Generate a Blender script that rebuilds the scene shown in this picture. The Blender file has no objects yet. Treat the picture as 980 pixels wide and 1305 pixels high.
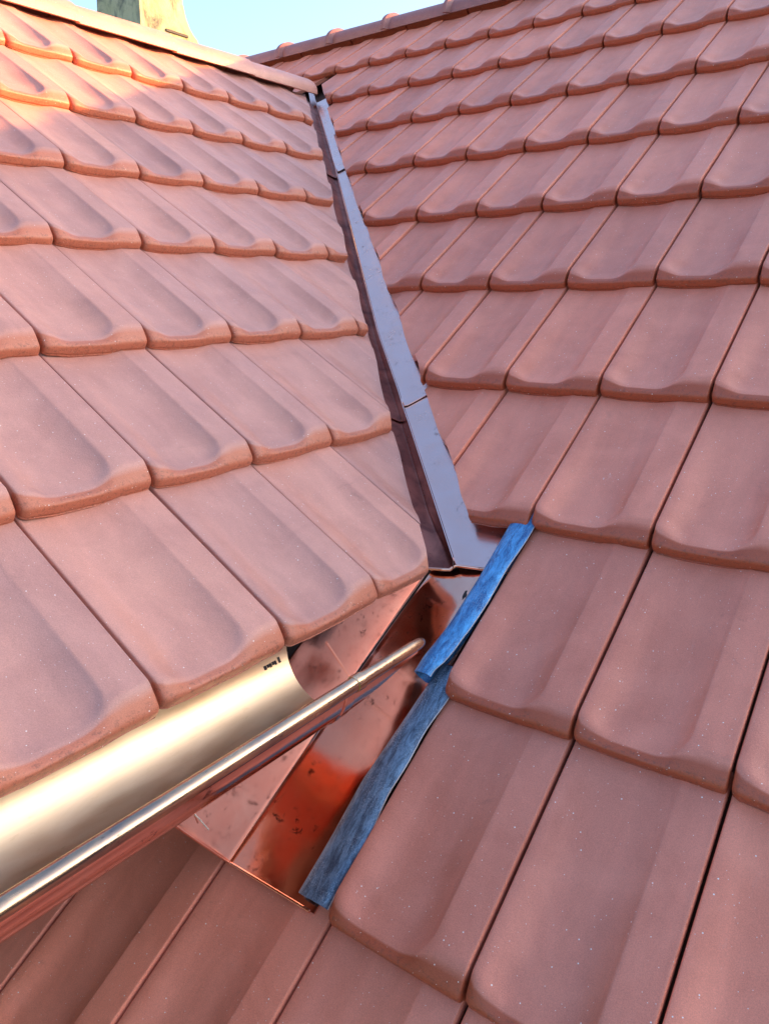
import bpy, bmesh, math, random
import numpy as np
from mathutils import Matrix, Vector
random.seed(7)
S = bpy.context.scene
COL = S.collection

# ------------------------------------------------------------------ survey of the place (units of one tile width)
U = 0.22                      # metres per tile width
HZ = 7.2                      # height of the viewer above the ground, metres
PITCH = 0.62867418
ASP = 1.66369557              # exposed tile length / width
cp, sp = math.cos(PITCH), math.sin(PITCH)
OR = Vector((-1.65282517, 3.01018167, -3.80729625))
OL = Vector((-3.18739938, 2.39580615, -2.3888696))
SR, NR = Vector((0, cp, sp)), Vector((0, -sp, cp))
SL, NL = Vector((-cp, 0, sp)), Vector((sp, 0, cp))
EX, EY = Vector((1, 0, 0)), Vector((0, 1, 0))
OFF = Vector((0, 0, HZ))
def w2m(p): return Vector(p) * U + OFF
def interp(x, xs, ys):
    return float(np.interp(x, xs, ys))
def colR(i): return i + interp(i, [-14, -9, -8, -7, -6, -5, -4, -3, -2, -1, 0, 1, 4], [.03, .016, .024, .043, .036, .026, .016, -.008, -.024, -.038, -.037, -.054, -.09])
def rowR(j): return j + interp(j, [-1, 0, 1, 2, 3, 4, 5, 6, 7, 8, 9, 10], [-.037, -.037, -.033, -.035, -.038, -.008, -.002, .01, .036, .053, .055, .06])
def colL(i): return i + interp(i, [-3, 0, 1, 2, 3, 4, 5, 6, 7, 8, 9, 12], [-.12, -.064, -.041, -.029, -.014, -.003, .011, .024, .038, .041, .036, .04])
def rowL(j): return j + interp(j, [0, 1, 2, 3, 4, 5, 6, 7], [.127, .076, .023, -.006, -.058, -.083, -.08, -.10])
def PR(x, row, h=0): return OR + EX * x + SR * (row * ASP) + NR * h
def PL(x, row, h=0): return OL + EY * x + SL * (row * ASP) + NL * h

# ------------------------------------------------------------------ camera
cam = bpy.data.cameras.new('camera'); camo = bpy.data.objects.new('camera', cam); COL.objects.link(camo)
cam.sensor_fit = 'VERTICAL'; cam.sensor_height = 36; cam.lens = 969.31 / 1305 * 36
cam.clip_start = 0.01; cam.clip_end = 3000
right = Vector((0.80306741, 0.59579097, -0.01076389)); down = Vector((0.15189249, -0.22213619, -0.96311172)); fwd = Vector((-0.57620431, 0.77180868, -0.26888651))
m = Matrix((( right.x, -down.x, -fwd.x, 0), (right.y, -down.y, -fwd.y, 0), (right.z, -down.z, -fwd.z, HZ), (0, 0, 0, 1)))
camo.matrix_world = m
S.camera = camo

# ------------------------------------------------------------------ sky and sun
sun_dir = Vector((0.62, 0.70, 0.70 * 0.395)).normalized()
elev = math.asin(sun_dir.z); azim = math.atan2(sun_dir.x, sun_dir.y)
W = bpy.data.worlds.new('World'); S.world = W; W.use_nodes = True
nt = W.node_tree; bg = nt.nodes['Background']
sky = nt.nodes.new('ShaderNodeTexSky'); sky.sky_type = 'NISHITA'; sky.sun_disc = False
sky.sun_elevation = elev; sky.sun_rotation = azim; sky.air_density = 1.0; sky.dust_density = 5.0; sky.ozone_density = 2.4; sky.altitude = 500
nt.links.new(sky.outputs[0], bg.inputs[0]); bg.inputs[1].default_value = 0.15
sun = bpy.data.lights.new('sun', 'SUN'); sun.energy = 3.8; sun.angle = math.radians(0.6); sun.color = (1, 0.47, 0.13)
suno = bpy.data.objects.new('sun', sun); COL.objects.link(suno)
suno.rotation_euler = (-sun_dir).to_track_quat('-Z', 'Y').to_euler(); suno.location = (0, 0, 20)
S.view_settings.view_transform = 'Standard'; S.view_settings.look = 'None'; S.view_settings.exposure = 2.05; S.view_settings.gamma = 1
S.render.engine = 'CYCLES'

# ------------------------------------------------------------------ helpers
def lab(o, label=None, cat=None, group=None, kind=None):
    if label: o['label'] = label
    if cat: o['category'] = cat
    if group: o['group'] = group
    if kind: o['kind'] = kind
    return o
def empty(name, loc, label, cat, group=None):
    o = bpy.data.objects.new(name, None); COL.objects.link(o); o.location = loc; o.empty_display_size = .1
    return lab(o, label, cat, group)
def link(name, me, mat, parent=None, mw=None):
    o = bpy.data.objects.new(name, me); COL.objects.link(o)
    if mat is not None and not me.materials: me.materials.append(mat)
    if parent is not None:
        o.parent = parent; o.matrix_parent_inverse = Matrix.Translation(-parent.location)
    if mw is not None: o.matrix_basis = mw
    return o
def mesh(name, verts, faces, smooth=True, angle=35):
    me = bpy.data.meshes.new(name); me.from_pydata([tuple(v) for v in verts], [], faces); me.update()
    if smooth:
        me.shade_smooth(); me.set_sharp_from_angle(angle=math.radians(angle))
    return me
def grid_mesh(name, rows, thick=0.0, nrm=None, closed=False, angle=35):
    """rows of equal length -> sheet (real points in metres); thick > 0 gives a solid sheet."""
    n, k = len(rows), len(rows[0])
    V = [Vector(p) for r in rows for p in r]; F = []
    for a in range(n - 1):
        for b in range(k - 1): F.append((a*k+b, a*k+b+1, (a+1)*k+b+1, (a+1)*k+b))
        if closed: F.append((a*k+k-1, a*k, (a+1)*k, (a+1)*k+k-1))
    if thick:
        tmp = bpy.data.meshes.new('t'); tmp.from_pydata([tuple(v) for v in V], [], F); tmp.update()
        bm = bmesh.new(); bm.from_mesh(tmp); bpy.data.meshes.remove(tmp)
        bm.normal_update()
        nn = [v.normal.copy() for v in bm.verts]; bm.free()
        flip = 1 if (nrm is None or sum(x.dot(nrm) for x in nn) > 0) else -1
        base = len(V)
        V += [V[i] - nn[i] * thick * flip for i in range(base)]
        F0 = list(F); F += [tuple(reversed([i + base for i in f])) for f in F0]
        bd = list(range(k)) + [a*k+k-1 for a in range(1, n)] + [(n-1)*k+b for b in range(k-2, -1, -1)] + [a*k for a in range(n-2, 0, -1)]
        if not closed:
            for i in range(len(bd)):
                a, b = bd[i], bd[(i+1) % len(bd)]; F.append((b, a, a+base, b+base))
    me = mesh(name, V, F, angle=angle)
    bm = bmesh.new(); bm.from_mesh(me); bmesh.ops.recalc_face_normals(bm, faces=bm.faces)
    bm.to_mesh(me); bm.free(); me.set_sharp_from_angle(angle=math.radians(angle))
    return me
def tube_mesh(name, pts, rad, seg=14, cap=True):
    rows = []
    for i, p in enumerate(pts):
        d = (pts[min(i+1, len(pts)-1)] - pts[max(i-1, 0)]).normalized()
        a = d.orthogonal().normalized() if i == 0 else (rows_a - d * rows_a.dot(d)).normalized()
        rows_a = a; b = d.cross(a); r = rad[i] if hasattr(rad, '__len__') else rad
        rows.append([p + (a * math.cos(t) + b * math.sin(t)) * r for t in [2*math.pi*q/seg for q in range(seg)]])
    me = grid_mesh(name, rows, closed=True)
    if cap:
        bm = bmesh.new(); bm.from_mesh(me); bmesh.ops.holes_fill(bm, edges=[e for e in bm.edges if e.is_boundary])
        bmesh.ops.recalc_face_normals(bm, faces=bm.faces); bm.to_mesh(me); bm.free(); me.shade_smooth(); me.set_sharp_from_angle(angle=math.radians(50))
    return me
def box_mesh(name, c, d):
    bm = bmesh.new(); bmesh.ops.create_cube(bm, size=1, matrix=Matrix.Translation(c) @ Matrix.Diagonal((*d, 1)))
    me = bpy.data.meshes.new(name); bm.to_mesh(me); bm.free(); return me
def sst(a, b, x):
    t = min(1, max(0, (x - a) / (b - a))); return t * t * (3 - 2 * t)

# ------------------------------------------------------------------ materials
class Mat:
    def __init__(s, name, **kw):
        s.m = bpy.data.materials.new(name); s.m.use_nodes = True; s.t = s.m.node_tree; s.b = s.t.nodes['Principled BSDF']
        for k, v in kw.items(): s.b.inputs[k.replace('_', ' ')].default_value = v
    def n(s, ty, ins=None, **props):
        nd = s.t.nodes.new('ShaderNode' + ty)
        for k, v in props.items(): setattr(nd, k, v)
        for k, v in (ins or {}).items():
            if isinstance(v, bpy.types.NodeSocket): s.t.links.new(v, nd.inputs[k])
            else: nd.inputs[k].default_value = v
        return nd
    def set(s, name, sock): s.t.links.new(sock, s.b.inputs[name])
    def coord(s, scale=1.0, rnd=True):
        """object space (metres) shifted by a random amount for each object"""
        tc = s.n('TexCoord'); src = tc.outputs['Object']
        if rnd:
            oi = s.n('ObjectInfo'); mu = s.n('VectorMath', {0: (37.1, 91.7, 53.3), 3: oi.outputs['Random']}, operation='SCALE')
            src = s.n('VectorMath', {0: src, 1: mu.outputs[0]}).outputs[0]
        return src
    def noise(s, vec, scale, detail=4, rough=.55, dist=0):
        return s.n('TexNoise', {'Vector': vec, 'Scale': scale, 'Detail': detail, 'Roughness': rough, 'Distortion': dist}).outputs[0]
    def ramp(s, fac, stops):
        r = s.n('ValToRGB', {0: fac}); e = r.color_ramp.elements
        while len(e) < len(stops): e.new(.5)
        for k, (p, c) in zip(e, stops): k.position = p; k.color = (c if len(c) == 4 else (*c, 1)) if hasattr(c, '__len__') else (c, c, c, 1)
        return r.outputs[0]
    def mix(s, f, a, b, blend='MIX'):
        x = s.n('Mix', None, data_type='RGBA', blend_type=blend)
        for sock, v in ((x.inputs[0], f), (x.inputs[6], a), (x.inputs[7], b)):
            if isinstance(v, bpy.types.NodeSocket): s.t.links.new(v, sock)
            else: sock.default_value = v if not hasattr(v, '__len__') or len(v) == 4 else (*v, 1)
        return x.outputs[2]
    def math(s, op, a, b=0.0):
        return s.n('Math', {0: a, 1: b}, operation=op).outputs[0]
    def bump(s, h, strength, dist):
        s.set('Normal', s.n('Bump', {'Height': h, 'Strength': strength, 'Distance': dist}).outputs[0])

def tile_material(name, top, top2, nose, warm):
    M = Mat(name, Roughness=.5); v = M.coord()
    big = M.noise(v, 9, 5, .6, .6); mid = M.noise(v, 34, 5, .65)
    st = M.n('VectorMath', {0: v, 1: (28, 5, 28)}, operation='MULTIPLY').outputs[0]
    streak = M.noise(st, 1.0, 5, .6, .4)
    c = M.mix(M.ramp(big, [(.36, 0), (.62, 1)]), top, top2)
    c = M.mix(M.ramp(streak, [(.45, 0), (.8, .45)]), c, tuple(min(1, x * 1.35 + .02) for x in top))
    oi = M.n('ObjectInfo'); rv = M.ramp(oi.outputs['Random'], [(0, (.84, .83, .85)), (.5, (1, 1, 1)), (1, (1.10, 1.05, 1.0))])
    rv.node.color_ramp.interpolation = 'LINEAR'
    c = M.mix(1.0, c, rv, 'MULTIPLY')
    at = M.n('Attribute', attribute_name='nose').outputs['Fac']
    edge = M.math('ADD', at, M.math('MULTIPLY', M.math('SUBTRACT', mid, .5), .25))
    c = M.mix(M.ramp(edge, [(.3, 0), (.75, 1)]), c, nose)
    gr = M.ramp(M.noise(v, 700, 3, .8), [(.3, (.80, .80, .80)), (.7, (1.15, 1.15, 1.15))])
    c = M.mix(1.0, c, gr, 'MULTIPLY')
    # dark soot rubbed into the corners, faint scuffs
    sm = M.math('MULTIPLY', M.ramp(M.noise(v, 16, 8, .75, 1.2), [(.60, 0), (.74, 1)]), M.ramp(M.noise(v, 5, 2), [(.5, 0), (.62, .28)]))
    c = M.mix(sm, c, (.10, .05, .045))
    wv = M.n('VectorMath', {0: v, 1: (60, 16, 60)}, operation='MULTIPLY').outputs[0]
    sc = M.math('MULTIPLY', M.ramp(M.noise(wv, 1, 8, .8), [(.62, 0), (.72, 1)]), M.ramp(M.noise(v, 7, 2), [(.52, 0), (.66, .35)]))
    c = M.mix(sc, c, (.62, .46, .42))
    # worn, darker lower rim and a few rubbed streaks that run down the pan
    c = M.mix(M.math('MULTIPLY', M.ramp(M.noise(v, 150, 6, .8), [(.52, 0), (.60, 1)]), M.ramp(at, [(.85, 0), (1, .55)])), c, (.16, .055, .035))
    # pale mineral grains
    for scl, r0, dens in ((230, .12, .88), (110, .10, .90), (62, .062, .88)):
        vo = M.n('TexVoronoi', {'Vector': v, 'Scale': scl, 'Randomness': 1})
        cell = M.n('SeparateColor', {0: vo.outputs['Color']}).outputs[0]
        dot = M.math('MULTIPLY', M.math('LESS_THAN', vo.outputs['Distance'], r0), M.math('GREATER_THAN', cell, dens))
        c = M.mix(dot, c, (.82, .74, .68))
    M.set('Base Color', c)
    M.set('Roughness', M.ramp(M.math('ADD', M.math('MULTIPLY', mid, .5), M.math('MULTIPLY', big, .5)), [(.3, .36), (.7, .55)]))
    M.b.inputs['Specular IOR Level'].default_value = .42
    M.b.inputs['Coat Weight'].default_value = .10; M.b.inputs['Coat Roughness'].default_value = .42
    fine = M.noise(v, 420, 4, .7)
    M.bump(M.math('ADD', M.math('MULTIPLY', fine, .6), M.math('MULTIPLY', mid, 1.2)), .6, .0014)
    return M.m
MT = {'C': tile_material('glazed_cap', (.30, .11, .095), (.38, .145, .12), (.3, .1, .07), 0), 'R': tile_material('terracotta_main', (.64, .205, .130), (.73, .250, .163), (.42, .088, .038), 0),
      'L': tile_material('terracotta_wing', (.52, .238, .185), (.60, .285, .220), (.54, .165, .090), 0)}

def metal(name, c1, c2, rough=(.12, .28), smudge=.5, metallic=1.0, stretch=(1, 1, 1), bump=.15, dark=(.10, .03, .02)):
    M = Mat(name, Metallic=metallic); v = M.coord()
    vs = M.n('VectorMath', {0: v, 1: stretch}, operation='MULTIPLY').outputs[0]
    n1 = M.noise(vs, 14, 5, .6, .8); n2 = M.noise(vs, 60, 6, .7, .3)
    c = M.mix(M.ramp(n1, [(.35, 0), (.68, 1)]), c1, c2)
    spot = M.math('MULTIPLY', M.ramp(n2, [(.57, 0), (.66, 1)]), M.ramp(M.noise(v, 16, 3), [(.46, 0), (.60, smudge)]))
    c = M.mix(spot, c, dark)
    M.set('Base Color', c)
    M.set('Roughness', M.ramp(M.math('ADD', M.math('MULTIPLY', n1, .6), M.math('MULTIPLY', n2, .4)), [(.35, rough[0]), (.7, rough[1])]))
    h = M.math('ADD', M.math('MULTIPLY', M.noise(v, 9, 2), 1.0), M.math('MULTIPLY', n2, .04))
    M.bump(h, bump, .01)
    return M
COPPER = metal('bright_copper', (.93, .46, .33), (.95, .54, .40), (.09, .20), .95, bump=.16, dark=(.13, .05, .04)).m
VALLEY = metal('valley_copper', (.95, .63, .57), (.93, .58, .50), (.20, .30), .5, bump=.03).m
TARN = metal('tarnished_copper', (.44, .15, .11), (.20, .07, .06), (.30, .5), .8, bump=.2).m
GUTTER = metal('gutter_sky_sheen', (.78, .54, .32), (.84, .62, .40), (.34, .44), .25, stretch=(2, .5, 2), bump=.08, dark=(.45, .25, .10)).m  # copper gutter's inside; bright sky reflection put into a brassy base colour
BEAD = metal('bead_brass', (.34, .25, .20), (.70, .44, .26), (.14, .32), .9, stretch=(4, 1, 4), bump=.1, dark=(.16, .10, .09)).m
def blue_lead(name, a, b, wt):
    M = Mat(name, Metallic=.45); v = M.coord(rnd=True)
    vs = M.n('VectorMath', {0: v, 1: (110, 16, 40)}, operation='MULTIPLY').outputs[0]
    n = M.noise(vs, 1, 8, .75, .6); g = M.noise(v, 500, 3, .8); big = M.noise(v, 22, 3, .6)
    c = M.mix(M.ramp(n, [(.40, 0), (.62, 1)]), a, b)
    c = M.mix(M.math('MULTIPLY', M.ramp(g, [(.5, 0), (.75, 1)]), M.ramp(big, [(.4, .15), (.65, wt)])), c, (.55, .62, .70))
    M.set('Base Color', c); M.b.inputs['Roughness'].default_value = .42
    M.bump(M.math('ADD', n, M.math('MULTIPLY', g, .3)), .4, .002)
    return M.m
LEAD1 = blue_lead('blue_tinted_strip', (.03, .11, .28), (.11, .40, .74), .6)  # base colour streaked from dark to bright blue
LEAD2 = blue_lead('blue_worn_strip', (.05, .075, .12), (.18, .28, .40), 1.0)
DECK = Mat('dark_underlay', Base_Color=(.10, .045, .035, 1), Roughness=.9); DECK = DECK.m
MW = Mat('timber_fascia', Roughness=.6); _v = MW.coord(); MW.set('Base Color', MW.ramp(MW.noise(_v, 12, 4), [(.3, (.34, .15, .10)), (.7, (.42, .20, .14))])); TIMBER = MW.m
MP = Mat('render_wall', Roughness=.85); _v = MP.coord(); MP.set('Base Color', MP.ramp(MP.noise(_v, 6, 5), [(.3, (.50, .42, .34)), (.7, (.60, .50, .42))])); RENDER = MP.m
MG = Mat('lawn', Roughness=.95); _v = MG.coord(rnd=False); MG.set('Base Color', MG.ramp(MG.noise(_v, .6, 6), [(.3, (.05, .075, .025)), (.7, (.10, .12, .05))])); GRASS = MG.m
MD = Mat('ink', Base_Color=(.03, .02, .02, 1), Roughness=.7).m

# ------------------------------------------------------------------ ground
gm = mesh('ground', [(-1500, -1500, 0), (1500, -1500, 0), (1500, 1500, 0), (-1500, 1500, 0)], [(0, 1, 2, 3)], smooth=False)
lab(link('ground', gm, GRASS), kind='structure')

# ------------------------------------------------------------------ roof tiles
HN = .170       # top of the roll above the course below, at the nose
DEP = .095      # depth of the trough
UL, UR = .03, .745
def trough(u, v):
    """cross profile: narrow left rim, pan, steep step up to the flat roll on the right"""
    k = sst(.15, 1.1, v)
    V0, RC = .05, .24
    cx, hx = (UL + UR) / 2, (UR - UL) / 2
    qx = abs(u - cx) - hx + RC; qy = (V0 + RC) - v
    s = math.hypot(qx, qy) - RC if qx > 0 and qy > 0 else max(qx, qy) - RC
    g = sst(-.14, .14, qy - qx)
    if u > cx:
        w = (.19 + .07 * k) * (1 - g) + .15 * g; x = min(1, max(0, (s + w) / w))
        F = x ** (1.9 - .5 * g); F = F * (1 - sst(-.03, .012, s)) + sst(-.03, .012, s)
    else: F = sst(-(.25 * (1 - g) + .15 * g), 0.0, s)
    B = .86 * sst(.03, .28, u) * sst(.82, .50, u) * sst(.40, .16, v)
    belly = .10 * math.sin(math.pi * min(1, max(0, (u - UL) / (UR - UL))))
    return -DEP * (1 - .62 * sst(.45, 1.6, v)) * (.95 + belly) * ((1 - F) + F * B) - .020 * sst(.30, .04, u)
def nose_r(u):
    """how far up the tile the sloping nose begins: a rounded U around the pan, further up on the roll"""
    a = 1 - math.sqrt(max(0, 1 - min(1, max(0, (.27 - u) / .27)) ** 2))
    b = sst(.52, .86, u)
    return .092 + .10 * a + .085 * b
EDGE = HN - DEP + .004
def top_h(u, v):
    r = nose_r(u)
    def full(vv):
        base = HN * (1 - vv / ASP) if vv < ASP else 0.0 - .02 * (vv - ASP)
        return base + trough(u, vv)
    h = full(v)
    if v < r:
        t = 1 - v / r; hr = full(r)
        h = hr - (hr - EDGE) * t ** 1.35
    if v < .03: h -= .020 * (1 - math.sqrt(max(0, 1 - ((.03 - v) / .03) ** 2)))
    e = min(u, 1 - u); re = .016 if u < .5 else .010
    if e < re: h -= re * .9 * (1 - math.sqrt(max(0, 1 - ((re - e) / re) ** 2)))
    return h
US = [0, .003, .008, .016, .05, .09, .13, .17, .21, .26, .32, .38, .44, .50, .54, .57, .60, .63, .66, .685, .70, .715, .728, .738, .748, .77, .80, .86, .92, .984, .990, .996, 1]
VS = [0, .005, .012, .022, .034, .048, .064, .082, .10, .12, .14, .16, .18, .20, .22, .24, .26, .285, .31, .34, .38, .45, .6, .9, 1.3, ASP, ASP + .16]
GAP = .021
def nose_bottom(u):
    return -DEP * .36 * sst(.05, .3, u) * sst(.80, .62, u) - .012
def build_tile(name, var=0, clips=(), GAP=GAP):
    """one interlocking tile in its own frame: x across, y up the slope, z out of the roof, in metres.
    clips: (point, normal) in tile widths; the side the normal points to is cut away."""
    rnd = random.Random(var)
    a1, a2, a3 = [rnd.uniform(-1, 1) for _ in range(3)]
    bm = bmesh.new(); nl = bm.verts.layers.float.new('nose')
    G = []
    for v in VS:
        row = []
        for u in US:
            x = GAP / 2 + u * (1 - GAP)
            y = v
            # rounded lower corners in plan, slight bow of the nose
            e = min(u, 1 - u); rc = .055 if u < .5 else .03
            if e < rc: y = v + (rc - math.sqrt(max(0, rc**2 - (rc - e)**2))) * sst(.25, 0, v)
            y += .006 * a1 * math.sin(3 * u + a2) * sst(.3, 0, v)
            z = top_h(u, v) + .004 * a3 * math.sin(2.2 * u + 1.4 * v) 
            vt = bm.verts.new((x, y, z)); row.append(vt)
            # unglazed nose: follows the rounding around the trough end
            cx = .40; k = abs(u - cx)
            lim = nose_r(u) * .86
            vt[nl] = sst(lim + .010 + .05 * sst(.6, .8, u), lim * (.70 - .45 * sst(.6, .8, u)) - .01, v)
        G.append(row)
    for a in range(len(VS) - 1):
        for b in range(len(US) - 1): bm.faces.new((G[a][b], G[a][b+1], G[a+1][b+1], G[a+1][b]))
    for co, no in clips:
        geo = bm.verts[:] + bm.edges[:] + bm.faces[:]
        bmesh.ops.bisect_plane(bm, geom=geo, plane_co=co, plane_no=no, clear_outer=True, dist=1e-5)
    if len(bm.faces) < 6 or sum(f.calc_area() for f in bm.faces) < .05: bm.free(); return None
    for f in bm.faces: f.smooth = True
    # walls: nose in three steps with a small groove, other rims by the tile's thickness
    def is_nose(co): return co.y < .075
    be = [e for e in bm.edges if e.is_boundary]
    steps = [(.62, 0), (.70, .010), (.80, .010), (.84, 0), (1.0, .004)]
    prev = {v: v for e in be for v in e.verts}; top = {v: v.co.copy() for v in prev}
    edges = [(e.verts[0], e.verts[1], e.link_faces[0]) for e in be]
    rings = [prev]
    for f_, ins in steps:
        cur = {}
        for v in prev:
            c = top[v]
            uu = c.x
            zb = nose_bottom(uu) if is_nose(c) else c.z - .075
            y = c.y + (ins if is_nose(c) else 0)
            nv = bm.verts.new((c.x, y, c.z + (zb - c.z) * f_)); nv[nl] = max(v[nl], .75 if is_nose(c) else .12); cur[v] = nv
        rings.append(cur)
    for r in range(len(rings) - 1):
        A, B = rings[r], rings[r+1]
        for a, b, fc in edges:
            vs = fc.verts; ia = list(vs).index(a); fl = list(vs)[(ia + 1) % len(vs)] == b
            q = (A[b], A[a], B[a], B[b]) if fl else (A[a], A[b], B[b], B[a])
            try: bm.faces.new(q).smooth = True
            except ValueError: pass
    bmesh.ops.scale(bm, vec=(U, U, U), verts=bm.verts)
    me = bpy.data.meshes.new(name); bm.to_mesh(me); bm.free()
    me.set_sharp_from_angle(angle=math.radians(42))
    return me

VAR = {k: [build_tile('roof_tile', s, (), .021 if k == 'R' else .036) for s in range(5)] for k in 'RL'}
for k in 'RL':
    for me in VAR[k]: me.materials.append(MT[k])

def in_view(p, margin):
    d = Vector(p); z = d.dot(fwd)
    if z < .3: return False
    x = d.dot(right) / z * 969.3 + 490; y = d.dot(down) / z * 969.3 + 652.5
    return -margin < x < 980 + margin and -margin < y < 1305 + margin

roofR = empty('tiled_roof', w2m(PR(0, 0, -.6)), 'larger terracotta tiled roof on the right, climbing in full shade to the higher ridge', 'roof')
roofL = empty('tiled_roof', w2m(PL(2, 0, -.6)), 'smaller terracotta tiled roof wing on the left, sunlit near its ridge, ending at the gutter', 'roof')

def place(kind, i, j, clips_world):
    if kind == 'R': x0, x1, y0, y1, P, e, s, n = colR(i-1), colR(i), rowR(j), rowR(j+1), PR, EX, SR, NR
    else: x0, x1, y0, y1, P, e, s, n = colL(i-1), colL(i), rowL(j), rowL(j+1), PL, EY, SL, NL
    rnd = random.Random(hash((kind == 'R', i, j)) & 0xffff)
    sx, sy = (x1 - x0), (y1 - y0)
    o = P(x0, y0, rnd.uniform(-.004, .006)) + s * rnd.uniform(-.008, .008)
    tilt = rnd.uniform(-.0035, .0035)
    e2 = (e + n * tilt + s * rnd.uniform(-.003, .003)).normalized(); s2 = (s - e2 * s.dot(e2)).normalized(); n2 = e2.cross(s2)
    M = Matrix(((e2.x*sx, s2.x*sy, n2.x, 0), (e2.y*sx, s2.y*sy, n2.y, 0), (e2.z*sx, s2.z*sy, n2.z, 0), (0, 0, 0, 1)))
    cl = []; cuts = False
    Mi = M.inverted()
    corners = [M @ Vector((a, b, .05)) + o for a in (0, 1) for b in (0, ASP + .16)]
    for co, no in clips_world:
        ds = [(c - co).dot(no) for c in corners]
        if min(ds) > -.02: return None
        if max(ds) > 0:
            cuts = True
            cl.append((Mi @ (co - o), (M.to_3x3().transposed() @ no).normalized()))
    if cuts:
        me = build_tile('cut_roof_tile', rnd.randint(0, 999), cl, .021 if kind == 'R' else .036)
        if me is None: return None
        me.materials.append(MT[kind])
    else: me = VAR[kind][rnd.randint(0, 4)]
    Tm = Matrix.Translation(w2m(o)) @ M
    return link('roof_tile', me, None, roofR if kind == 'R' else roofL, Tm)

XR = -12.9                                   # ridge of the wing
def cutL(z): return interp(z, [-2.2, -1.2, -.4, .5, 1.9, 4], [1.75, 1.75, 1.67, 1.66, 1.60, 1.52])
def cutR(z): return interp(z, [-1.9, -.9, -.03, .67, 1.1, 2.2, 4], [2.37, 2.32, 2.25, 2.19, 2.16, 2.06, 2.06])
nt_ = 0
for j in range(-1, 10):
    for i in range(-20, 8):
        c = PR((colR(i-1) + colR(i)) / 2, rowR(j) + .5, .1)
        if not (in_view(c, 260) or (i > -3 and j < 2 and in_view(PR(i - .5, j + .9), 420))): continue
        rn = random.Random(i * 31 + j)
        z = c.z
        if j <= 1:
            if j >= 0 and i <= -1: continue      # covered by the copper apron
            if j < 0: cl = [(Vector((-5.75, 0, 0)), Vector((-1, 0, 0)))]
            else: cl = []
        else:
            k = cutR(z) + rn.uniform(-.012, .012)
            no = Vector((-1, -1 + rn.uniform(-.01, .01), 0)).normalized()
            pc = PR(0, j + .5); cc = Vector((k - c.y, c.y, 0))
            cl = [(cc, no)]
            if j == 9: cl = []
            elif c.x < XR: cl = [(Vector((XR, 15.25, 0)), Vector((1, -1, 0)).normalized())]
        if place('R', i, j, cl): nt_ += 1
for j in range(0, 7):
    for i in range(-4, 13):
        c = PL((colL(i-1) + colL(i)) / 2, rowL(j) + .5, .1)
        if not in_view(c, 230): continue
        rn = random.Random(i * 17 + j)
        k = cutL(c.z) + rn.uniform(-.02, .02)
        cl = [(Vector((c.x, k - c.x, 0)), Vector((1, 1 + rn.uniform(-.03, .03), 0)).normalized())]
        if place('L', i, j, cl): nt_ += 1
print('tiles', nt_)

# decks below the tiles (solid boards with underlay); they carry the roofs beyond the picture
def slab(name, pts, nrm, th, mat, parent):
    P = [w2m(p) for p in pts]; Q = [p - nrm * th * U for p in P]; n = len(P)
    F = [tuple(range(n)), tuple(reversed(range(n, 2*n)))] + [(i, i+n, (i+1) % n + n, (i+1) % n) for i in range(n)]
    me = mesh(name, P + Q, F, smooth=False)
    bm = bmesh.new(); bm.from_mesh(me); bmesh.ops.recalc_face_normals(bm, faces=bm.faces); bm.to_mesh(me); bm.free()
    return link(name, me, mat, parent)
rR = 10.45
D = -.20
DR = -.34
slab('roof_deck', [PR(-30, -3, DR), PR(24, -3, DR), PR(24, rR, DR), PR(-30, rR, DR)], NR, .12, DECK, roofR)
NRb = Vector((0, sp, cp))
slab('roof_deck', [PR(-30, rR, DR), PR(24, rR, DR), PR(24, rR, DR) + Vector((0, 9*cp, -9*sp)), PR(-30, rR, DR) + Vector((0, 9*cp, -9*sp))], NRb, .12, DECK, roofR)
# wing decks, cut along the valley
rL = 7.2
def LP_(x, row): return PL(x, row, D)
def vlx(row): p = PL(0, row, D); return (1.62 - p.x) - OL.y     # lattice x where X+Y = 1.62
slab('roof_deck', [LP_(-5, .42), LP_(vlx(.42), .42), LP_(vlx(rL), rL), LP_(-5, rL)], NL, .10, DECK, roofL)
ap = LP_(-5, rL); bp_ = LP_(vlx(rL), rL)
NLb = Vector((-sp, 0, cp))
slab('roof_deck', [ap, bp_, bp_ + Vector((-6*cp, -6*cp, -6*sp)), ap + Vector((-6*cp, 0, -6*sp))], NLb, .10, DECK, roofL)
# outer tiles of the main roof beyond the margins read as deck colour; walls under both roofs
link('side_wall', box_mesh('side_wall', w2m((-6.05, .4, -5.0)), (.5*U, 7.6*U, 5.0*U)), RENDER, roofL)
link('fascia_board', box_mesh('fascia_board', w2m((-3.72, .55, -2.76)), (.10*U, 6.3*U, .50*U)), TIMBER, roofL)
link('soffit_board', box_mesh('soffit_board', w2m((-4.80, .45, -2.98)), (2.06*U, 6.5*U, .06*U)), TIMBER, roofL)
link('house_wall', box_mesh('house_wall', ((-3*U), 17.1*U, 2.9), (50*U, 18*U, 5.8)), RENDER, roofR)

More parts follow.
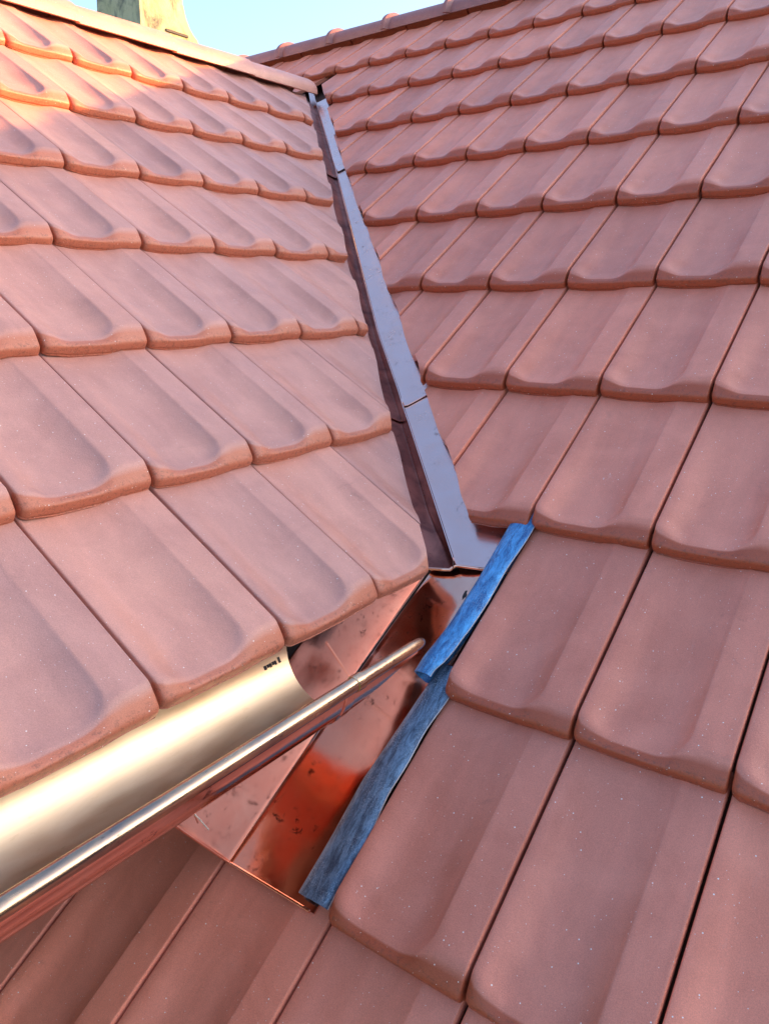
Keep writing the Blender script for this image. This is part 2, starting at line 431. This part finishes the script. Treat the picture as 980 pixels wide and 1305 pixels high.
# ------------------------------------------------------------------ ridge caps
def ridge_cap(name, p0, axis, side, up, L, r, collar, mat, parent, endcap=False, skirt=.28, flat=.72):
    """barrel cap running along axis; side = horizontal across"""
    rows = []
    ts = [0, .015, .05, .11, .16, .17, .2, L*.5, L - .06, L + .12] if collar else [0, .02, .06, .1, L*.5, L - .05, L + .05]
    for t in ts:
        if collar: k = 1.26 if t < .15 else (1.05 if t < .165 else 1.0 - .03 * (t / L))
        else: k = 1.09 - .12 * t / L
        if collar and t == 0: k = 1.18
        if not collar and t == 0: k = 1.0
        if endcap and t < .11: k = [.80, .93, 1.02, 1.04][ts.index(t)]
        row = []
        n = 17
        pr = [(-1.0, -skirt)] + [(-math.cos(math.pi * q / (n-1)), math.sin(math.pi * q / (n-1))) for q in range(n)] + [(1.0, -skirt)]
        for a, b in pr:
            bb = (b if b < 0 else b ** .9 * flat / .72 * .72)
            row.append(p0 + axis * t + side * (a * r * k * (1.0 + (.22 if b < 0 else .22 * (1 - b)))) + up * (bb * r * (k if b > 0 else 1) * (flat + .28 if b < 0 else 1)))
        rows.append([w2m(p) for p in row])
    me = grid_mesh(name, rows, thick=.05 * U, nrm=up, angle=50)
    at = me.attributes.new('nose', 'FLOAT', 'POINT')
    return link(name, me, mat, parent)
UP = Vector((0, 0, 1))
# main ridge: joints measured at spacing 1.73
zr = OR.z + rR * ASP * sp
yr = OR.y + rR * ASP * cp
for k in range(-6, 17):
    x = -15.75 + 1.735 * k
    ridge_cap('ridge_cap', Vector((x, yr, zr - .10)), EX, EY, UP, 1.735, .38, True, MT['C'], roofR)
zl = OL.z + rL * ASP * sp
xl = OL.x - rL * ASP * cp
for k in range(0, 7):
    y1 = 14.35 - 1.97 * k
    ridge_cap('ridge_cap', Vector((xl, y1, zl - .12)), -EY, EX, UP, 1.97, .38, False, MT['L'], roofL, endcap=(k == 0))
# lean wide skirts under the wing's caps come from the cap itself

# ------------------------------------------------------------------ valley flashing
def ribc(z): return interp(z, [-2.3, -1.2, -.3, 2.4, 4.6], [2.10, 2.0, 1.89, 1.89, 1.80])
vroot = empty('valley_flashing', w2m((-3.2, 5.1, -2.4)), 'long narrow copper valley flashing with a raised rib, running between the two tiled roofs', 'flashing')
TP = sp / cp
HS = .12 / cp                    # sheets lie this much (vertical) under the tile planes
def zR(y): return OR.z + (y - OR.y) * TP
def zL(x): return OL.z + (OL.x - x) * TP
def across(c, t, up=0, plane='R', h=HS):
    """point of the valley: c = X+Y across it, t = Y-X along it"""
    x, y = (c - t) / 2, (c + t) / 2
    z = (zR(y) if plane == 'R' else zL(x)) - h + up
    return Vector((x, y, z))
def t_at_z(z): return 2 * ((z - OR.z) / TP + OR.y) - 2
CV = 1.774
def lift_l(c): return .20 * max(0, c - CV) / .32 + .02
def skew(c): return -.85 * (c - 2.09) if c > 2.09 else -.05 + (2.09 - c) * .55
def valley_segment(z0, z1, lift, name='valley_sheet'):
    rows = []; n = max(8, int((z1 - z0) * 6))
    rb = random.Random(int(z0 * 10) + 5)
    for q in range(n + 1):
        z = z0 + (z1 - z0) * q / n; t = t_at_z(z); rc_ = ribc(z)
        lf = lift * (1 - q / n) + .004
        wob = .003 * math.sin(t * 1.3) + rb.uniform(-.001, .001)
        sk = max(0, 1 - q / 4) if z0 == ZB else 0
        kk = sst(3.2, 0, q) if z0 == ZB else 0
        rows.append([w2m(across(c, t + sk * skew(c), u + lf + (lift_l(c) * kk if pl == 'L' else 0), pl)) for c, u, pl, d in (
            (1.3, 0, 'L', 0), (1.56, 0, 'L', 0), (CV, -.004, 'L', 0), (rc_ - .03, .0, 'L', 0), (rc_ - .006, .014, 'L', 0), (rc_ - .002, .05, 'L', 0),
            (rc_ + .004 + wob, .05, 'R', 0), (rc_ + .012 + wob, .066, 'R', 0), (rc_ + .026 + wob, .062, 'R', 0), (rc_ + .042, .02, 'R', 0), (rc_ + .10, .008, 'R', 0), (rc_ + .3, .004 + wob, 'R', 0), (rc_ + .62, 0, 'R', 0), (rc_ + 1.0, 0, 'R', 0))])
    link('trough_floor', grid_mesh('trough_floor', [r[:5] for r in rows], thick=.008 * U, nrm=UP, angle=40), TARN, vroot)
    return link(name, grid_mesh(name, [r[4:] for r in rows], thick=.008 * U, nrm=UP, angle=40), VALLEY, vroot)
ztop = 4.45
def rib_line(name, dc, up, r, pl):
    pts = []
    for q in range(50):
        z = ZB + (ztop - ZB) * q / 49; c = ribc(z) + dc
        lf = .008 if z < -.95 else (.026 * (1 - (z + 1.03) / 3.5) + .008 if z < 2.4 else .02)
        pts.append(w2m(across(c, t_at_z(z), up + lf, pl)))
    link(name, tube_mesh(name, pts, r * U, 6), VALLEY, vroot)
ZB = -2.13
sg = [(ZB, -.93), (-1.03, 2.46), (2.36, ztop)]
rib_line('rib_fold', .012, .066, .009, 'R')
for (a, b), lf in zip(sg, (.0, .022, .03)): valley_segment(a, b, lf)
# rolled lower edge of the sheet, sitting over the apron
t0 = t_at_z(ZB)
hem = []
for c in [1.62, 1.7, CV, 1.95, 2.05, 2.12, 2.16, 2.25, 2.5, 2.9]:
    pl = 'L' if c < 2.09 else 'R'
    hem.append(w2m(across(c, t0 + skew(c), .012 + (lift_l(c) if pl == 'L' else 0), pl)))
link('rolled_edge', tube_mesh('rolled_edge', hem, .014 * U, 8), COPPER, vroot)
# little end piece at the top where the valley meets the ridge cap
t1 = t_at_z(4.40)
rows = [[w2m(across(c, t1 + dt, u)) for c in (1.66, 1.74, 1.82)] for dt, u in ((-.1, .04), (.25, .10), (.9, .14), (1.3, .16))]
link('end_plate', grid_mesh('end_plate', rows, thick=.02 * U, nrm=UP), VALLEY, vroot)

# ------------------------------------------------------------------ copper apron below the valley
aroot = empty('copper_apron', w2m((-3.3, 3.2, -3.7)), 'shiny folded copper apron sheet between the gutter end and the blue strips', 'flashing')
def bend(row): return interp(row, [-.2, 0, .8, 1.45, 2.1], [-3.61, -3.607, -3.55, -3.49, -3.42])
def aph(row): return interp(row, [-.1, 0, .5, 1.0, 1.6, 2.2], [.030, .018, -.03, -.06, -.13, -.17])
rows = []; rows2 = []
rr = [-.035 + 1.83 * q / 26 for q in range(27)]
rb = random.Random(4)
for q, row in enumerate(rr):
    bx = bend(row) - OR.x
    xs = [bx, bx + .03, bx + .12, bx + .3, bx + .55, bx + .85, bx + 1.2, bx + 1.6, bx + 2.0, -1.20, -1.0, -.96]
    xs = [x for x in xs if x < -1.25] ; xs = (xs + [-1.22] * 12)[:9] + [-1.16, -1.02]
    xs = [bx + (-1.22 - bx) * k for k in (0, .015, .06, .14, .28, .42, .56, .70, .85, 1)] + [-1.19, -1.15]
    ln = []
    for k, x in enumerate(xs):
        f = (x - bx) / (-1.15 - bx)
        h = aph(row) + .05 * math.sin(math.pi * min(1, f * 1.3)) * -.5 * sst(0, .8, row) + .006 * math.sin(5.1 * row + 3 * x) 
        if k >= 10: h += .004
        if k == 0: h += .004
        re_ = -.035 + (row + .035) * (1.66 + .12 * min(1, max(0, f * 2.2 - .3)) + .035) / 1.83
        ln.append(w2m(PR(x, re_, h)))
    rows.append(ln)
    row = -.035 + (row + .035) * (1.64 + .035) / 1.83
    bx = bend(row) - OR.x
    p0 = PR(bx, row, aph(row) + .008); ln = []
    up = min(.74, (-2.27 - p0.z) / NR.z)
    for k in range(8):
        f = k / 7
        ln.append(w2m(p0 + NR * (up * f) - EX * (.012 * f + .008 * math.sin(2.3 * row + 2 * f) * f)))
    rows2.append(ln)
link('base_panel', grid_mesh('base_panel', rows, thick=.012 * U, nrm=NR, angle=25), COPPER, aroot)
link('side_panel', grid_mesh('side_panel', rows2, thick=.012 * U, nrm=NR, angle=25), COPPER, aroot)
link('fold_seam', tube_mesh('fold_seam', [w2m(PR(bend(r_) - OR.x, r_, aph(r_) + .014)) for r_ in [x_ * 1.64 / 1.795 for x_ in rr[::2]]], .003 * U, 8), COPPER, aroot)
# stiff hem along the lower edge
hp = [Vector(p) for p in reversed(rows2[0])] + [Vector(p) for p in rows[0][1:-1]]
link('lower_hem', tube_mesh('lower_hem', [p - NR * .006 * U for p in hp], .012 * U, 8), COPPER, aroot)
# diagonal stiffening seam on the side panel
def onpanel(y, z):
    row = ((y - OR.y) * cp + (z - OR.z) * sp) / ASP
    return Vector((bend(row) - .002, y, z))
link('lap_seam', tube_mesh('lap_seam', [w2m(onpanel(3.99 + .29 * k / 6, -2.51 - .44 * k / 6)) for k in range(7)], .008 * U, 6), COPPER, aroot)

# dried smudge and splash on the sheet
rn = random.Random(12)
for sx_, sy_, sr, n_ in ((-1.372, 1.545, .030, 15),):
    bm = bmesh.new(); row_ = sy_
    vs_ = [bm.verts.new(w2m(PR(sx_ + sr * (.5 + rn.random()) * math.cos(a_ * 2 * math.pi / n_) * .6, row_ + sr * (.5 + rn.random()) * math.sin(a_ * 2 * math.pi / n_) * .75, aph(row_) + .016))) for a_ in range(n_)]
    fc = bm.faces.new(vs_)
    r_ = bmesh.ops.extrude_face_region(bm, geom=[fc]); bmesh.ops.translate(bm, vec=-NR * .01 * U, verts=[g for g in r_['geom'] if isinstance(g, bmesh.types.BMVert)])
    bmesh.ops.recalc_face_normals(bm, faces=bm.faces)
    me = bpy.data.meshes.new('smudge'); bm.to_mesh(me); bm.free(); link('smudge', me, MD, aroot)
# tuft of twigs caught at the foot of the rib
rows_ = []
bm = bmesh.new()
tc_ = w2m(across(2.06, t_at_z(-1.93), .02, 'L'))
for k in range(26):
    a_ = Vector((rn.uniform(-1, 1), rn.uniform(-1, 1), rn.uniform(-.2, .9))).normalized(); p_ = tc_ + Vector((rn.uniform(-1, 1), rn.uniform(-1, 1), 0)) * .012 * U
    q_ = p_ + a_ * rn.uniform(.03, .075) * U
    tm = tube_mesh('t', [p_, (p_ + q_) / 2 + Vector((rn.uniform(-1, 1), rn.uniform(-1, 1), 0)) * .008 * U, q_], .0025 * U, 4, cap=False)
    bm.from_mesh(tm); bpy.data.meshes.remove(tm)
me = bpy.data.meshes.new('twig_tuft'); bm.to_mesh(me); bm.free()
lab(link('twig_tuft', me, MD), 'tiny dark tuft of dry twigs caught beside the rib near the foot of the valley', 'debris')

# ------------------------------------------------------------------ the two blue strips along the cut tiles
def strip(name, label, mat, pts, w0, w1, drop, seed):
    """pts: (x, row, h) of its right edge going down the roof"""
    root = empty(name, w2m(PR(*pts[-1])), label, 'flashing strip')
    rows = []; n = 34; rn = random.Random(seed); ph = rn.uniform(0, 6)
    for q in range(n + 1):
        f = q / n; k = f * (len(pts) - 1); a = min(int(k), len(pts) - 2); g = k - a
        x, row, h = [pts[a][i] * (1 - g) + pts[a+1][i] * g for i in range(3)]
        w = w0 + (w1 - w0) * f
        jg = .010 * math.sin(9 * f + ph) + .006 * math.sin(23 * f + 2 * ph) 
        cr = .012 * sst(.75, 1, f)
        rows.append([w2m(PR(x + jg, row, h - .004)), w2m(PR(x - .012 + jg, row, h + .010 + cr)), w2m(PR(x - w * .25, row, h + .022 + .006 * math.sin(14 * f + ph))),
                     w2m(PR(x - w * .5, row, h + .026)), w2m(PR(x - w * .75, row, h + .022 + .004 * math.sin(19 * f))), w2m(PR(x - w + .015, row, h + .012)), w2m(PR(x - w, row, h - .004)),
                     w2m(PR(x - w + .01, row, h - drop * .5)), w2m(PR(x - w + .05, row, h - drop)), w2m(PR(x - w + .12, row, h - drop - .01))])
    link('folded_sheet', grid_mesh('folded_sheet', rows, thick=.008 * U, nrm=NR, angle=60), mat, root)
    # bright sheared rim
    link('cut_rim', tube_mesh('cut_rim', [r[0] for r in rows], .0042 * U, 6), RIM, root)
    return root
RIM = Mat('sheared_rim', Base_Color=(.75, .72, .70, 1), Metallic=.8, Roughness=.35).m
strip('flashing_strip', 'upper bright blue metal strip lying beside the cut tiles above the other strip', LEAD1,
      [(-.99, 2.12, .03), (-1.0, 1.9, .05), (-1.02, 1.6, .075), (-1.06, 1.3, .10), (-1.13, 1.1, .12), (-1.155, 1.02, .12)], .23, .15, .14, 3)
strip('flashing_strip', 'lower worn grey blue metal strip ending at the bottom of the copper apron', LEAD2,
      [(-.99, 1.12, .01), (-1.0, .98, .02), (-1.02, .75, .045), (-1.05, .5, .065), (-1.04, .25, .07), (-1.045, .0, .075)], .20, .26, .06, 8)

# ------------------------------------------------------------------ gutter
groot = empty('rain_gutter', w2m((-3.08, 2.4, -2.7)), 'half round copper gutter, sky sheen coloured into its trough, with a thick rolled bead under the left roof', 'gutter')
GX, GZ, GR = -3.185, -2.36, .415
BX, BZ, BR = -2.765, -2.345, .048
def gpt(a, y, r=GR): return Vector((GX + r * math.cos(a), y, GZ + r * math.sin(a) * .84))
rows = []
ys = [-3 + (3.52 + 3) * k / 30 for k in range(31)]
for y in ys:
    ln = []
    for k in range(25):
        a = math.radians(-180 + 180 * k / 24)
        yy = y
        if y == ys[-1]: yy = 3.62 - .20 * (k / 24) 
        ln.append(w2m(gpt(a, yy)))
    ln = [w2m(Vector((GX - GR, ys and (y if y != ys[-1] else 3.62), GZ + .10)))] + ln
    rows.append(ln)
tm = grid_mesh('trough', rows, thick=.010 * U, nrm=UP, angle=40)
tm.materials.append(GUTTER); tm.materials.append(COPPER)
nf = (len(rows) - 1) * (len(rows[0]) - 1)
for p in tm.polygons: p.material_index = 0 if p.index < nf else 1  # inner faces take the sheen colour, outer faces plain copper
link('trough', tm, None, groot)
link('bead', tube_mesh('bead', [w2m((BX, y, BZ)) for y in [-3 + 6.40 * k / 20 for k in range(21)]], BR * U, 20), BEAD, groot)
# connector piece: the front lip runs on past the trough and tapers out
cb = [(3.355, BR * 1.02), (3.36, BR * 1.17), (3.43, BR * 1.17), (3.435, BR * 1.02), (3.6, BR * .98), (3.8, BR * .93), (4.0, BR * .88), (4.09, BR * .80), (4.13, BR * .62), (4.15, BR * .3)]
link('bead_extension', tube_mesh('bead_extension', [w2m((BX, y, BZ)) for y, r in cb], [r * U for y, r in cb], 20), BEAD, groot)
rows = []
for q in range(17):
    y = 3.33 + .74 * q / 16; amax = 34 * (1 - q / 16) ** 1.3 + 8
    rows.append([w2m(gpt(math.radians(0 - amax * k / 8), y, GR * 1.03)) for k in range(9)])
link('lip_extension', grid_mesh('lip_extension', rows, thick=.010 * U, nrm=Vector((1, 0, 0)), angle=50), COPPER, groot)
# copper collar ring where trough and connector overlap
rows = []
for y in (3.27, 3.28, 3.36, 3.37):
    rows.append([w2m(gpt(math.radians(-4 - 140 * k / 16), y, GR * (1.03 if y in (3.27, 3.37) else 1.05))) for k in range(17)])
link('joint_collar', grid_mesh('joint_collar', rows, thick=.012 * U, nrm=Vector((1, 0, -1))), COPPER, groot)

# small worn ink stamp inside the trough end
bm = bmesh.new()
for k, (y, w, hh) in enumerate(((3.36, .022, 5), (3.39, .016, 4), (3.412, .02, 5), (3.44, .02, 4), (3.465, .014, 5), (3.50, .018, 7))):
    a0 = -163 + (k == 5) * -2
    q = [bm.verts.new(w2m(gpt(math.radians(a), yy, GR - .006))) for a, yy in ((a0, y), (a0, y + w), (a0 + hh, y + w + .004), (a0 + hh, y + .004))]
    q2 = [bm.verts.new(v_.co + Vector((-.004 * U, 0, -.002 * U))) for v_ in q]
    bm.faces.new(q)
    for i_ in range(4): bm.faces.new((q[i_], q[(i_+1) % 4], q2[(i_+1) % 4], q2[i_]))
me = bpy.data.meshes.new('stamp'); bm.to_mesh(me); bm.free(); link('stamp', me, MD, groot)
link('loose_wire', tube_mesh('loose_wire', [w2m((-3.66 + .10 * t_, 2.66 + .10 * t_, -3.20 - .16 * t_ - .05 * t_ * t_)) for t_ in (0, .3, .6, .8, 1)], .005 * U, 6), RIM, groot)

# ------------------------------------------------------------------ chimney behind the wing's ridge
croot = empty('chimney', w2m((-16.2, 12.7, 2.4)), 'weathered concrete chimney behind the left ridge, yellow on its sunlit side', 'chimney')
MC = Mat('weathered_plaster', Roughness=.9); v = MC.coord(rnd=False)
vs = MC.n('VectorMath', {0: v, 1: (7, 7, 3.6)}, operation='MULTIPLY').outputs[0]
n = MC.noise(vs, 1.6, 8, .7, .6); n2 = MC.noise(v, 60, 6, .75)
c = MC.mix(MC.ramp(MC.noise(v, 7, 5), [(.3, 0), (.7, 1)]), (.46, .40, .20), (.54, .47, .27))
c = MC.mix(MC.ramp(n, [(.47, 0), (.66, .95)]), c, (.07, .07, .066))
c = MC.mix(MC.ramp(n2, [(.58, 0), (.7, .6)]), c, (.20, .19, .12))
MC.set('Base Color', c); MC.bump(n2, .6, .006)
CX0, CX1, CY0, CY1 = -17.0, -15.5, 12.07, 13.22
rows = []
for z, g in ((2.3, .40), (5.85, .40), (5.9, .37), (5.98, .28), (6.1, .19), (6.28, .11), (6.55, .05), (6.9, .01), (7.4, 0), (9.5, 0)):
    pts = []
    for (x, y) in ((CX0 - g*.5, CY0 - g*.12), (CX1 + g*.1, CY0 - g*.12), (CX1 + g*.1, CY1 + g), (CX0 - g*.5, CY1 + g)): pts.append(w2m((x, y, z)))
    rows.append(pts)
sh = grid_mesh('shaft', rows, closed=True, angle=30)
link('shaft', sh, MC.m, croot)
link('cover_slab', box_mesh('cover_slab', w2m(((CX0+CX1)/2, (CY0+CY1)/2, 9.6)), (1.9*U, 1.6*U, .22*U)), MC.m, croot)
link('edge_shade_bar', box_mesh('edge_shade_bar', w2m((CX1 + .045, CY0 + .93, 5.90)), (.05*U, .62*U, .05*U)), MD, croot)  # black bar painted for the shade under the plaster's lower edge
